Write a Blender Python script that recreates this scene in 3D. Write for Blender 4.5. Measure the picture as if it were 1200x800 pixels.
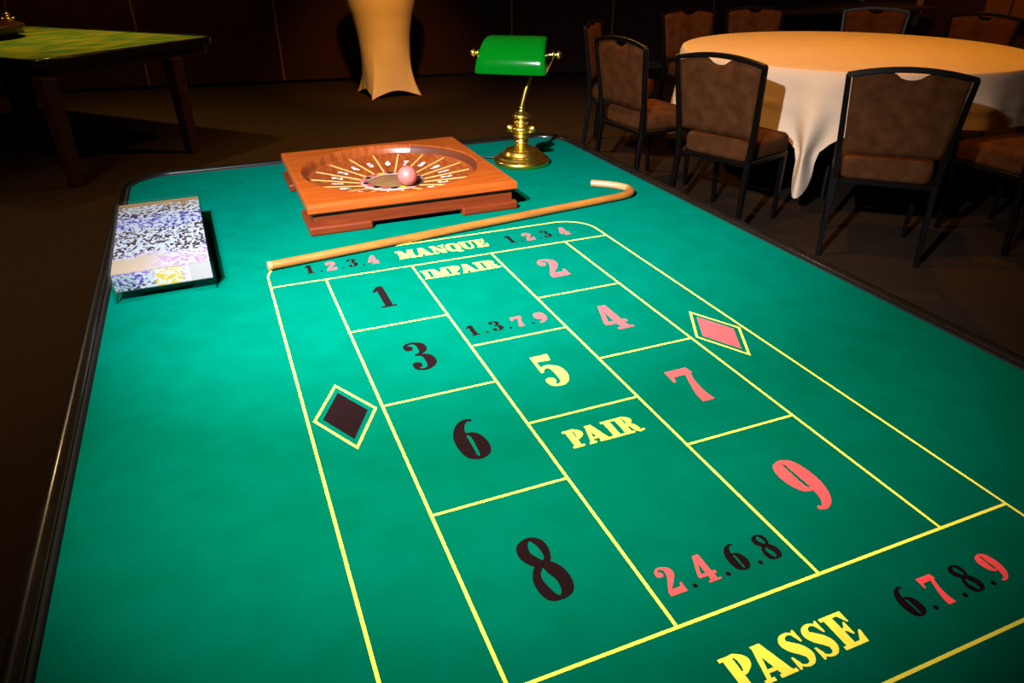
import bpy, bmesh, math, random
from mathutils import Matrix, Vector
random.seed(7)
PI = math.pi
for o in list(bpy.data.objects):
    bpy.data.objects.remove(o, do_unlink=True)
scn = bpy.context.scene
COL = scn.collection

# ------------------------------------------------------------------ camera, world, lights, exposure
T = 0.86                                   # height of the playing surface
cam_d = bpy.data.cameras.new('camera')
cam_d.sensor_width = 36.0
cam_d.lens = 837.0 / 1200.0 * 36.0
cam_d.clip_start = 0.02
cam = bpy.data.objects.new('camera', cam_d)
COL.objects.link(cam)
cam.matrix_world = (Matrix.Translation((-0.049, -1.53227, T + 0.6595))
                    @ Matrix.Rotation(-0.3861, 4, 'Z') @ Matrix.Rotation(1.0644, 4, 'X') @ Matrix.Rotation(-0.0058, 4, 'Z'))
scn.camera = cam

world = bpy.data.worlds.new('world')
scn.world = world
world.use_nodes = True
world.node_tree.nodes['Background'].inputs[0].default_value = (1.0, 0.75, 0.5, 1)
world.node_tree.nodes['Background'].inputs[1].default_value = 0.01

vs = scn.view_settings
vs.view_transform = 'Standard'
vs.look = 'None'
vs.exposure = 0.0
vs.gamma = 1.0
vs.use_curve_mapping = False


def spot(name, loc, aim, watts, color, angle, blend, radius):
    d = bpy.data.lights.new(name, 'SPOT')
    d.energy = watts
    d.color = color
    d.spot_size = math.radians(angle)
    d.spot_blend = blend
    d.shadow_soft_size = radius
    o = bpy.data.objects.new(name, d)
    COL.objects.link(o)
    o.location = loc
    o.rotation_euler = (Vector(aim) - Vector(loc)).to_track_quat('-Z', 'Y').to_euler()
    return o


# track head with three spots above the near left end of the gaming table, ceiling downlights and added fill lights further back
spot('track_spot_near', (-0.50, -1.123, T + 1.643), (0.39, -0.426, T), 715, (1.0, 0.93, 0.74), 55.8, 1.0, 0.03)
spot('track_spot_wheel', (-0.60, -0.945, T + 1.436), (0.675, 0.589, T), 1120, (0.92, 1.0, 1.12), 66.8, 1.0, 0.025)
spot('track_spot_dining', (-0.66, -1.05, T + 1.50), (4.0, 2.2, 0.45), 60, (1.0, 0.66, 0.42), 44, 0.8, 0.04)
spot('dining_downlight', (4.3, 2.7, 2.85), (4.25, 2.65, 0.87), 135, (1.0, 0.40, 0.02), 122, 0.25, 0.06)
spot('partition_downlight', (1.35, 4.1, 2.85), (1.9, 7.1, 0.55), 560, (1.0, 0.43, 0.07), 38, 1.0, 0.08)
spot('far_table_downlight', (-0.9, 5.6, 2.85), (-0.9, 5.8, T), 190, (1.0, 0.66, 0.14), 100, 1.0, 0.06)
spot('doorway_downlight', (6.6, 3.8, 2.85), (7.4, 3.9, 0.9), 120, (1.0, 0.42, 0.08), 100, 0.9, 0.06)
spot('aisle_downlight', (-1.5, 2.5, 2.85), (-1.2, 2.2, 0.0), 210, (1.0, 0.64, 0.30), 130, 1.0, 0.14)
spot('aisle_right_fill', (2.0, 1.7, 2.85), (3.15, 2.1, 0.55), 120, (1.0, 0.46, 0.09), 74, 0.9, 0.08)  # added unseen fill that warms the cloth side, seats and chair backs
spot('corner_wall_fill', (-1.6, 6.4, 2.85), (-1.2, 7.6, 0.5), 60, (1.0, 0.45, 0.10), 120, 1.0, 0.06)  # added unseen fill to lift the dark left part of the back wall
spot('middle_downlight', (1.6, 4.2, 2.85), (1.8, 4.2, 0.0), 320, (1.0, 0.50, 0.10), 120, 1.0, 0.06)

# ------------------------------------------------------------------ helpers


class MB:
    """collects geometry, then links it as one mesh object"""

    def __init__(self):
        self.v = []
        self.f = []
        self.sm = []

    def add(self, verts, faces, smooth=False):
        b = len(self.v)
        self.v += [tuple(p) for p in verts]
        self.f += [tuple(b + i for i in f) for f in faces]
        self.sm += [smooth] * len(faces)
        return self

    def box(self, c, s, rz=0.0):
        cx, cy, cz = c
        hx, hy, hz = s[0] / 2, s[1] / 2, s[2] / 2
        ca, sa = math.cos(rz), math.sin(rz)
        P = []
        for z in (-hz, hz):
            for x, y in ((-hx, -hy), (hx, -hy), (hx, hy), (-hx, hy)):
                P.append((cx + x * ca - y * sa, cy + x * sa + y * ca, cz + z))
        return self.add(P, [(3, 2, 1, 0), (4, 5, 6, 7), (0, 1, 5, 4), (1, 2, 6, 5), (2, 3, 7, 6), (3, 0, 4, 7)])

    def prism(self, poly, z0, z1):
        n = len(poly)
        P = [(x, y, z0) for x, y in poly] + [(x, y, z1) for x, y in poly]
        F = [tuple(reversed(range(n))), tuple(range(n, 2 * n))]
        F += [(i, (i + 1) % n, n + (i + 1) % n, n + i) for i in range(n)]
        return self.add(P, F)

    def flat(self, poly, z):
        return self.add([(x, y, z) for x, y in poly], [tuple(range(len(poly)))])

    def loft(self, rings, close=True, cap=True, smooth=True):
        n = len(rings[0])
        P = [p for r in rings for p in r]
        F = []
        for k in range(len(rings) - 1):
            for i in range(n if close else n - 1):
                j = (i + 1) % n
                F.append((k * n + i, k * n + j, (k + 1) * n + j, (k + 1) * n + i))
        self.add(P, F, smooth)
        if cap and close:
            self.add(rings[0], [tuple(reversed(range(n)))])
            self.add(rings[-1], [tuple(range(n))])
        return self

    def lathe(self, prof, n=40, c=(0, 0, 0), cap=False):
        rings = [[(c[0] + r * math.cos(2 * PI * i / n), c[1] + r * math.sin(2 * PI * i / n), c[2] + z) for i in range(n)] for r, z in prof]
        return self.loft(rings, True, cap)

    def tube(self, path, rad, n=12, cap=True):
        pts = [Vector(p) for p in path]
        if not hasattr(rad, '__len__'):
            rad = [rad] * len(pts)
        rings = []
        ref = None
        for i, p in enumerate(pts):
            t = (pts[min(i + 1, len(pts) - 1)] - pts[max(i - 1, 0)]).normalized()
            if ref is None:
                ref = Vector((0, 0, 1)) if abs(t.z) < 0.9 else Vector((1, 0, 0))
            a = (ref - t * ref.dot(t)).normalized()
            ref = a
            b = t.cross(a)
            rings.append([tuple(p + (a * math.cos(2 * PI * k / n) + b * math.sin(2 * PI * k / n)) * rad[i]) for k in range(n)])
        return self.loft(rings, True, cap)

    def bar(self, path, sections):
        """rectangular bar through points; sections = (wx, wy) half sizes in world x / y"""
        rings = []
        for (x, y, z), (a, b) in zip(path, sections):
            rings.append([(x - a, y - b, z), (x + a, y - b, z), (x + a, y + b, z), (x - a, y + b, z)])
        return self.loft(rings, True, True, False)

    def build(self, name, mat, parent=None, bevel=0.0, segs=2, weld=False):
        me = bpy.data.meshes.new(name)
        me.from_pydata(self.v, [], self.f)
        me.polygons.foreach_set('use_smooth', self.sm)
        bm = bmesh.new()
        bm.from_mesh(me)
        if weld:
            bmesh.ops.remove_doubles(bm, verts=bm.verts, dist=1e-5)
        bmesh.ops.recalc_face_normals(bm, faces=bm.faces)
        if bevel:
            bmesh.ops.remove_doubles(bm, verts=bm.verts, dist=1e-6)
            es = [e for e in bm.edges if len(e.link_faces) == 2 and e.calc_face_angle(0) > 0.6]
            bmesh.ops.bevel(bm, geom=es, offset=bevel, segments=segs, affect='EDGES', profile=0.5)
        bm.to_mesh(me)
        bm.free()
        me.materials.append(mat)
        o = bpy.data.objects.new(name, me)
        COL.objects.link(o)
        if parent:
            o.parent = parent
        return o


def tag(o, label=None, cat=None, group=None, kind=None):
    if label:
        o['label'] = label
    if cat:
        o['category'] = cat
    if group:
        o['group'] = group
    if kind:
        o['kind'] = kind
    return o


def empty(name, loc=(0, 0, 0), rz=0.0):
    o = bpy.data.objects.new(name, None)
    o.empty_display_size = 0.1
    COL.objects.link(o)
    o.location = loc
    o.rotation_euler = (0, 0, rz)
    return o


def copy_tree(o, parent=None):
    c = o.copy()
    COL.objects.link(c)
    c.parent = parent
    for ch in list(o.children):
        copy_tree(ch, c)
    return c


def catmull(pts, n=8, closed=False):
    out = []
    m = len(pts)
    rng = range(m) if closed else range(m - 1)
    for i in rng:
        if closed:
            p0, p1, p2, p3 = pts[(i - 1) % m], pts[i], pts[(i + 1) % m], pts[(i + 2) % m]
        else:
            p0, p1, p2, p3 = pts[max(i - 1, 0)], pts[i], pts[i + 1], pts[min(i + 2, m - 1)]
        for k in range(n):
            t = k / n
            out.append(tuple(0.5 * (2 * b + (c - a) * t + (2 * a - 5 * b + 4 * c - d) * t * t + (3 * b - a - 3 * c + d) * t ** 3)
                             for a, b, c, d in zip(p0, p1, p2, p3)))
    if not closed:
        out.append(tuple(pts[-1]))
    return out


# ------------------------------------------------------------------ materials


def mat(name, col, rough=0.6, metal=0.0, col2=None, nscale=30.0, bump=0.0, bscale=None, coat=0.0, spec=0.5, stretch=None, sheen=0.0, detail=4.0):
    m = bpy.data.materials.new(name)
    m.use_nodes = True
    nt = m.node_tree
    b = nt.nodes['Principled BSDF']
    b.inputs['Roughness'].default_value = rough
    b.inputs['Metallic'].default_value = metal
    b.inputs['Specular IOR Level'].default_value = spec
    b.inputs['Coat Weight'].default_value = coat
    b.inputs['Coat Roughness'].default_value = 0.08
    b.inputs['Sheen Weight'].default_value = sheen
    tc = nt.nodes.new('ShaderNodeTexCoord')
    mp = nt.nodes.new('ShaderNodeMapping')
    if stretch:
        mp.inputs['Scale'].default_value = stretch
    nt.links.new(tc.outputs['Object'], mp.inputs['Vector'])
    nz = nt.nodes.new('ShaderNodeTexNoise')
    nz.inputs['Scale'].default_value = nscale
    nz.inputs['Detail'].default_value = detail
    nt.links.new(mp.outputs[0], nz.inputs['Vector'])
    if col2 is None:
        col2 = tuple(c * 0.86 for c in col)
    mix = nt.nodes.new('ShaderNodeMix')
    mix.data_type = 'RGBA'
    mix.inputs['A'].default_value = (*col, 1)
    mix.inputs['B'].default_value = (*col2, 1)
    rp = nt.nodes.new('ShaderNodeMapRange')
    rp.inputs['From Min'].default_value = 0.35
    rp.inputs['From Max'].default_value = 0.65
    nt.links.new(nz.outputs['Fac'], rp.inputs['Value'])
    nt.links.new(rp.outputs[0], mix.inputs['Factor'])
    nt.links.new(mix.outputs['Result'], b.inputs['Base Color'])
    if bump:
        n2 = nt.nodes.new('ShaderNodeTexNoise')
        n2.inputs['Scale'].default_value = bscale or nscale
        n2.inputs['Detail'].default_value = 3
        nt.links.new(mp.outputs[0], n2.inputs['Vector'])
        bp = nt.nodes.new('ShaderNodeBump')
        bp.inputs['Strength'].default_value = bump
        bp.inputs['Distance'].default_value = 0.002
        nt.links.new(n2.outputs['Fac'], bp.inputs['Height'])
        nt.links.new(bp.outputs[0], b.inputs['Normal'])
    return m


M = {}
M['felt'] = mat('green_felt', (0.0, 0.082, 0.054), 1.0, col2=(0.0, 0.073, 0.046), nscale=16, bump=0.35, bscale=420, spec=0.0, detail=10)
M['yellow'] = mat('yellow_print', (0.95, 0.74, 0.075), 0.95, col2=(0.92, 0.70, 0.07), nscale=120, spec=0.03)
M['red'] = mat('red_print', (0.92, 0.066, 0.074), 0.95, col2=(0.88, 0.060, 0.068), nscale=120, spec=0.03)
M['black'] = mat('black_print', (0.0075, 0.0025, 0.0035), 0.95, nscale=120, spec=0.03)
M['rail'] = mat('lacquered_rail', (0.0035, 0.0022, 0.0014), 0.28, col2=(0.006, 0.0035, 0.002), nscale=25, spec=0.4, coat=0.35, bump=0.04, bscale=90)
M['groove'] = mat('black_gasket', (0.003, 0.003, 0.003), 0.6, nscale=60, spec=0.2)
M['apron'] = mat('dark_table_wood', (0.012, 0.006, 0.004), 0.45, nscale=14, stretch=(1, 1, 8))
M['leg'] = mat('mahogany_leg', (0.030, 0.009, 0.005), 0.4, nscale=18, stretch=(6, 6, 1), bump=0.2)
M['wood'] = mat('orange_wood', (0.235, 0.042, 0.0030), 0.42, col2=(0.185, 0.030, 0.0020), nscale=10, stretch=(1, 9, 9), spec=0.3, coat=0.05, detail=6)
M['bowlwood'] = mat('bowl_wood', (0.23, 0.046, 0.0075), 0.27, col2=(0.145, 0.024, 0.0045), nscale=14, stretch=(6, 1.5, 1), coat=0.3, detail=6)
M['rim_dark'] = mat('dark_rim_tone', (0.070, 0.014, 0.0045), 0.5, nscale=14, spec=0.2)
M['footwood'] = mat('red_wood', (0.098, 0.015, 0.0025), 0.4, col2=(0.068, 0.009, 0.0018), nscale=10, stretch=(1, 9, 9), spec=0.25, coat=0.05, detail=6)
M['inlay'] = mat('maple_inlay', (0.50, 0.27, 0.075), 0.4, nscale=60)
M['whiteprint'] = mat('white_paint', (0.62, 0.60, 0.56), 0.5, nscale=60)
M['pocket_red'] = mat('pocket_red', (0.42, 0.035, 0.030), 0.4, nscale=60)
M['pocket_black'] = mat('pocket_black', (0.004, 0.003, 0.003), 0.4, nscale=60)
M['pocket_yellow'] = mat('pocket_yellow', (0.50, 0.33, 0.006), 0.4, nscale=60)
M['ring'] = mat('pale_ring', (0.30, 0.15, 0.12), 0.4, nscale=60)
M['hub'] = mat('tan_hub', (0.155, 0.072, 0.024), 0.5, col2=(0.11, 0.048, 0.015), nscale=25)
M['ball'] = mat('pink_rubber', (0.38, 0.09, 0.075), 0.42, col2=(0.34, 0.076, 0.064), nscale=18, spec=0.4)
M['cane'] = mat('cane_wood', (0.225, 0.077, 0.010), 0.42, col2=(0.165, 0.050, 0.006), nscale=12, stretch=(1, 6, 6), coat=0.15)
M['cane_end'] = mat('pale_cane', (0.27, 0.155, 0.062), 0.42, col2=(0.21, 0.11, 0.038), nscale=22, coat=0.15)
M['brass'] = mat('polished_brass', (0.97, 0.60, 0.075), 0.27, 1.0, col2=(0.78, 0.47, 0.08), nscale=20)
M['cord'] = mat('black_cord', (0.006, 0.005, 0.004), 0.5, nscale=60)
M['chairframe'] = mat('black_metal', (0.0035, 0.0025, 0.0018), 0.36, nscale=40, spec=0.22)
M['suede'] = mat('brown_suede', (0.092, 0.031, 0.0085), 0.95, col2=(0.055, 0.0175, 0.0045), nscale=16, bump=0.4, bscale=180, spec=0.1, sheen=0.0, detail=7)
M['cloth'] = mat('white_tablecloth', (0.76, 0.57, 0.39), 0.9, col2=(0.72, 0.53, 0.36), nscale=6, bump=0.25, bscale=260, spec=0.1)
M['spandex'] = mat('cream_stretch_cloth', (0.70, 0.55, 0.38), 0.85, col2=(0.67, 0.52, 0.35), nscale=5, bump=0.1, bscale=200, spec=0.15)
M['wall'] = mat('aubergine_panel', (0.030, 0.0085, 0.0050), 0.8, col2=(0.023, 0.0065, 0.0038), nscale=90, bump=0.15, bscale=300, spec=0.15)
M['seam'] = mat('bronze_strip', (0.16, 0.09, 0.045), 0.45, nscale=60)
M['plaster'] = mat('warm_ceiling_plaster', (0.50, 0.40, 0.29), 0.9, nscale=20)
M['dark'] = mat('dark_plaster', (0.012, 0.008, 0.006), 0.9, nscale=20)
M['carpet'] = mat('dark_carpet', (0.040, 0.025, 0.015), 1.0, col2=(0.018, 0.011, 0.007), nscale=160, bump=0.8, bscale=260, spec=0.02, detail=5)
M['door'] = mat('dark_door', (0.014, 0.006, 0.003), 0.5, nscale=8, stretch=(6, 6, 1))
M['woodpanel'] = mat('warm_wood_panel', (0.15, 0.052, 0.016), 0.5, nscale=8, stretch=(6, 6, 1))
M['leftfelt'] = mat('worn_green_felt', (0.035, 0.13, 0.03), 0.95, col2=(0.20, 0.20, 0.02), nscale=3.6, stretch=(1, 2.0, 1), bump=0.3, bscale=300, spec=0.05, detail=6)
M['baseboard'] = mat('baseboard_wood', (0.05, 0.027, 0.013), 0.5, nscale=30)

# green glass shade: glossy enamel over a faintly translucent body
sh = mat('green_glass', (0.0, 0.060, 0.0022), 0.07, col2=(0.0, 0.056, 0.0020), nscale=12, coat=0.4, spec=0.4)
M['shade'] = sh

# thin clear acrylic
ac = bpy.data.materials.new('clear_acrylic')
ac.use_nodes = True
nt = ac.node_tree
nt.nodes.remove(nt.nodes['Principled BSDF'])
tr = nt.nodes.new('ShaderNodeBsdfTransparent')
tr.inputs[0].default_value = (0.97, 0.985, 0.98, 1)
gl = nt.nodes.new('ShaderNodeBsdfGlossy')
gl.inputs['Roughness'].default_value = 0.06
lw = nt.nodes.new('ShaderNodeLayerWeight')
lw.inputs['Blend'].default_value = 0.5
fr = nt.nodes.new('ShaderNodeMapRange')
fr.inputs['From Min'].default_value = 0.6
fr.inputs['To Min'].default_value = 0.035
fr.inputs['To Max'].default_value = 0.35
nt.links.new(lw.outputs['Facing'], fr.inputs['Value'])
mx = nt.nodes.new('ShaderNodeMixShader')
nt.links.new(fr.outputs[0], mx.inputs[0])
nt.links.new(tr.outputs[0], mx.inputs[1])
nt.links.new(gl.outputs[0], mx.inputs[2])
nt.links.new(mx.outputs[0], nt.nodes['Material Output'].inputs[0])
M['acrylic'] = ac


def print_material(name, stops, cream_v, cream_u, sx, sy, yellow=None, grain=(190, 120, 190)):
    """speckled colour print: white paper, ink colour by position along the sheet; object coords: x 0..1 wide, y 0..1 long"""
    m = bpy.data.materials.new(name)
    m.use_nodes = True
    nt = m.node_tree
    b = nt.nodes['Principled BSDF']
    b.inputs['Roughness'].default_value = 0.35
    tc = nt.nodes.new('ShaderNodeTexCoord')
    sp = nt.nodes.new('ShaderNodeSeparateXYZ')
    nt.links.new(tc.outputs['Object'], sp.inputs[0])

    def rng(sock, a, bb, lo=0.0, hi=1.0):
        r = nt.nodes.new('ShaderNodeMapRange')
        r.inputs['From Min'].default_value = a
        r.inputs['From Max'].default_value = bb
        r.inputs['To Min'].default_value = lo
        r.inputs['To Max'].default_value = hi
        nt.links.new(sock, r.inputs['Value'])
        return r.outputs[0]
    U = rng(sp.outputs['X'], 0, sx)
    V = rng(sp.outputs['Y'], 0, sy)
    mp = nt.nodes.new('ShaderNodeMapping')
    mp.inputs['Scale'].default_value = grain
    nt.links.new(tc.outputs['Object'], mp.inputs[0])
    vo = nt.nodes.new('ShaderNodeTexVoronoi')
    vo.distance = 'CHEBYCHEV'
    vo.inputs['Scale'].default_value = 1.0
    nt.links.new(mp.outputs[0], vo.inputs['Vector'])
    vs_ = nt.nodes.new('ShaderNodeSeparateColor')
    nt.links.new(vo.outputs['Color'], vs_.inputs[0])
    ink_mask = rng(vs_.outputs[0], 0.54, 0.60)
    big = nt.nodes.new('ShaderNodeTexNoise')
    big.inputs['Scale'].default_value = 14.0
    nt.links.new(tc.outputs['Object'], big.inputs['Vector'])
    ad = nt.nodes.new('ShaderNodeMath')
    ad.operation = 'MULTIPLY_ADD'
    nt.links.new(big.outputs['Fac'], ad.inputs[0])
    ad.inputs[1].default_value = 0.22
    nt.links.new(V, ad.inputs[2])
    sb = nt.nodes.new('ShaderNodeMath')
    sb.operation = 'SUBTRACT'
    nt.links.new(ad.outputs[0], sb.inputs[0])
    sb.inputs[1].default_value = 0.11
    cr = nt.nodes.new('ShaderNodeValToRGB')
    while len(cr.color_ramp.elements) < len(stops):
        cr.color_ramp.elements.new(0.5)
    for e, (p, c) in zip(cr.color_ramp.elements, stops):
        e.position = p
        e.color = (*c, 1)
    nt.links.new(sb.outputs[0], cr.inputs[0])

    def mixc(f, A, B):
        x = nt.nodes.new('ShaderNodeMix')
        x.data_type = 'RGBA'
        nt.links.new(f, x.inputs['Factor'])
        for k, s in (('A', A), ('B', B)):
            if isinstance(s, tuple):
                x.inputs[k].default_value = (*s, 1)
            else:
                nt.links.new(s, x.inputs[k])
        return x.outputs['Result']
    col = mixc(ink_mask, (0.20, 0.21, 0.23), cr.outputs[0])
    # cream band along the lower left
    a1 = rng(sb.outputs[0], cream_v - 0.015, cream_v + 0.015, 1, 0)
    a2 = rng(U, cream_u - 0.28, cream_u + 0.22, 1, 0)
    mu = nt.nodes.new('ShaderNodeMath')
    mu.operation = 'MULTIPLY'
    nt.links.new(a1, mu.inputs[0])
    nt.links.new(a2, mu.inputs[1])
    col = mixc(mu.outputs[0], col, (0.20, 0.15, 0.105))
    if yellow:
        y1 = rng(U, yellow[0] - 0.03, yellow[0] + 0.03)
        y2 = rng(U, yellow[1] - 0.03, yellow[1] + 0.03, 1, 0)
        m2 = nt.nodes.new('ShaderNodeMath')
        m2.operation = 'MULTIPLY'
        nt.links.new(y1, m2.inputs[0])
        nt.links.new(y2, m2.inputs[1])
        yc = mixc(ink_mask, (0.24, 0.24, 0.20), (0.26, 0.17, 0.01))
        col = mixc(m2.outputs[0], col, yc)
        w1 = rng(U, yellow[1] - 0.02, yellow[1] + 0.04)
        col = mixc(w1, col, (0.25, 0.21, 0.22))
    nt.links.new(col, b.inputs['Base Color'])
    return m


DKB = (0.022, 0.012, 0.012)
PUR = (0.030, 0.022, 0.12)
LIL = (0.16, 0.085, 0.25)
BRN = (0.10, 0.055, 0.022)
M['print'] = print_material('leaflet_print', [(0.0, LIL), (0.16, LIL), (0.24, DKB), (0.56, DKB), (0.62, PUR), (0.76, PUR), (0.84, DKB), (0.95, BRN)], 0.19, 0.55, 0.19, 0.47)
M['print2'] = print_material('leaflet_edge_print', [(0.0, DKB), (0.45, PUR), (0.75, PUR), (1.0, LIL)], -1.0, 0.5, 0.19, 0.04, yellow=(0.42, 0.72), grain=(210, 320, 210))
M['paper'] = mat('paper_edges', (0.32, 0.29, 0.27), 0.7, col2=(0.20, 0.16, 0.18), nscale=6, stretch=(1, 1, 200))
M['card'] = mat('brown_card', (0.17, 0.095, 0.035), 0.5, col2=(0.10, 0.052, 0.018), nscale=20, stretch=(1, 6, 1))

# ------------------------------------------------------------------ the room
WN = Vector((0.162, 1, 0)).normalized()
WD = Vector((1, -0.162, 0)).normalized()


def wall_pt(x):
    return Vector((x, 8.47 - 0.162 * x, 0))


floor = MB().box((2.5, 2.5, -0.05), (16, 16, 0.1)).build('floor', M['carpet'])
tag(floor, 'dark brown speckled carpet covering the whole room', kind='structure')
ceil = MB().box((2.5, 2.5, 2.95), (16, 16, 0.1)).build('ceiling', M['plaster'])
tag(ceil, 'dark ceiling above the room', kind='structure')

# folding partition at the back: one panel after another with a bronze strip in each joint
wb = MB()
A, B = wall_pt(-6), wall_pt(9.5)
ang = math.atan2(B.y - A.y, B.x - A.x)
mid = (A + B) / 2 + WN * 0.16
wb.box((mid.x, mid.y, 1.45), ((B - A).length, 0.2, 2.9), ang)
wall_back = wb.build('wall_back', M['dark'])
tag(wall_back, 'dark aubergine panelled partition wall behind the tables', kind='structure')
seams = [-5.2, -3.7, -2.2, -0.68, 0.885, 2.35, 3.79, 5.16, 6.6, 8.0]
for x0, x1 in zip(seams[:-1], seams[1:]):
    P, Q = wall_pt(x0), wall_pt(x1)
    c = (P + Q) / 2 + WN * 0.03
    MB().box((c.x, c.y, 1.46), ((Q - P).length - 0.024, 0.06, 2.84), ang).build('wall_panel', M['wall'], wall_back, bevel=0.004, segs=1)
for x in seams:
    P = wall_pt(x) + WN * 0.022
    MB().box((P.x, P.y, 1.46), (0.022, 0.04, 2.84), ang).build('joint_strip', M['seam'], wall_back)
for x0, x1 in ((5.25, 7.2),):
    P, Q = wall_pt(x0), wall_pt(x1)
    c = (P + Q) / 2 - WN * 0.008
    bb = MB().box((c.x, c.y, 0.05), ((Q - P).length, 0.016, 0.10), ang).build('baseboard_back', M['baseboard'], bevel=0.003, segs=1)
    tag(bb, 'low brown baseboard at the foot of the back wall', kind='structure')

# right wall with a dark door and a lit wooden panel
RN = Vector((1, -0.162, 0)).normalized()


def rw(y, off=0.0):
    return Vector((7.5 + 0.162 * (y - 5), y, 0)) + RN * off


P, Q = rw(-4.5, 0.1), rw(8.0, 0.1)
angr = math.atan2(Q.y - P.y, Q.x - P.x)
c = (P + Q) / 2
wall_right = MB().box((c.x, c.y, 1.45), ((Q - P).length, 0.2, 2.9), angr).build('wall_right', M['wall'])
tag(wall_right, 'dark wall on the right with a door in it', kind='structure')
door = empty('door_1', rw(5.33), angr)
tag(door, 'dark wooden door in the right wall with a round brass knob', kind='structure')
MB().box((0, 0.02, 1.02), (0.92, 0.04, 2.04)).build('door_leaf', M['door'], door, bevel=0.004, segs=1)
for sx in (-1, 1):
    MB().box((sx * 0.49, 0.025, 1.05), (0.05, 0.06, 2.10)).build('door_jamb', M['seam'], door, bevel=0.004, segs=1)
MB().box((0, 0.025, 2.09), (1.03, 0.06, 0.05)).build('door_head', M['seam'], door, bevel=0.004, segs=1)
MB().lathe([(0.0, 0.05), (0.016, 0.048), (0.026, 0.036), (0.026, 0.026), (0.014, 0.014), (0.012, 0.0)], 20).build('door_knob', M['brass'], door)
kn = door.children[-1]
kn.rotation_euler = (-PI / 2, 0, 0)
kn.location = (-0.34, 0.04, 0.92)
P = rw(3.45)
panel = empty('trim_1', P, angr)
tag(panel, 'warm brown wooden wall panels in the right wall', kind='structure')
for k, dx in enumerate((-0.30, 0.02, 0.34)):
    MB().box((dx, 0.02, 1.55), (0.30, 0.04, 1.38)).build('wood_panel', M['woodpanel'], panel, bevel=0.006, segs=1)
MB().box((0.02, 0.012, 1.55), (1.0, 0.02, 1.42)).build('panel_backing', M['door'], panel)
wl = MB().box((-5.4, 2.5, 1.45), (0.2, 15.5, 2.9)).build('wall_left', M['dark'])
tag(wl, 'dark plain wall on the left side', kind='structure')
wf = MB().box((2.0, -5.2, 1.45), (15, 0.2, 2.9)).build('wall_front', M['dark'])
tag(wf, 'dark plain wall behind the viewer', kind='structure')

# ------------------------------------------------------------------ glyphs (fat slab numerals and capitals)


def ribbon(mb, pts, z, closed=False, n=7):
    P = catmull(pts, n, closed)
    m = len(P)
    L, Rr = [], []
    for i in range(m):
        a = P[(i - 1) % m] if closed else P[max(i - 1, 0)]
        b = P[(i + 1) % m] if closed else P[min(i + 1, m - 1)]
        tx, ty = b[0] - a[0], b[1] - a[1]
        l = math.hypot(tx, ty) or 1
        nx, ny = -ty / l, tx / l
        x, y, w = P[i]
        L.append((x + nx * w / 2, y + ny * w / 2, z))
        Rr.append((x - nx * w / 2, y - ny * w / 2, z))
    F = [(i, m + i, m + (i + 1) % m, (i + 1) % m) for i in range(m if closed else m - 1)]
    mb.add(L + Rr, F)


def disc(mb, x, y, r, z, n=18):
    mb.flat([(x + r * math.cos(2 * PI * i / n), y + r * math.sin(2 * PI * i / n)) for i in range(n)], z)


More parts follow.
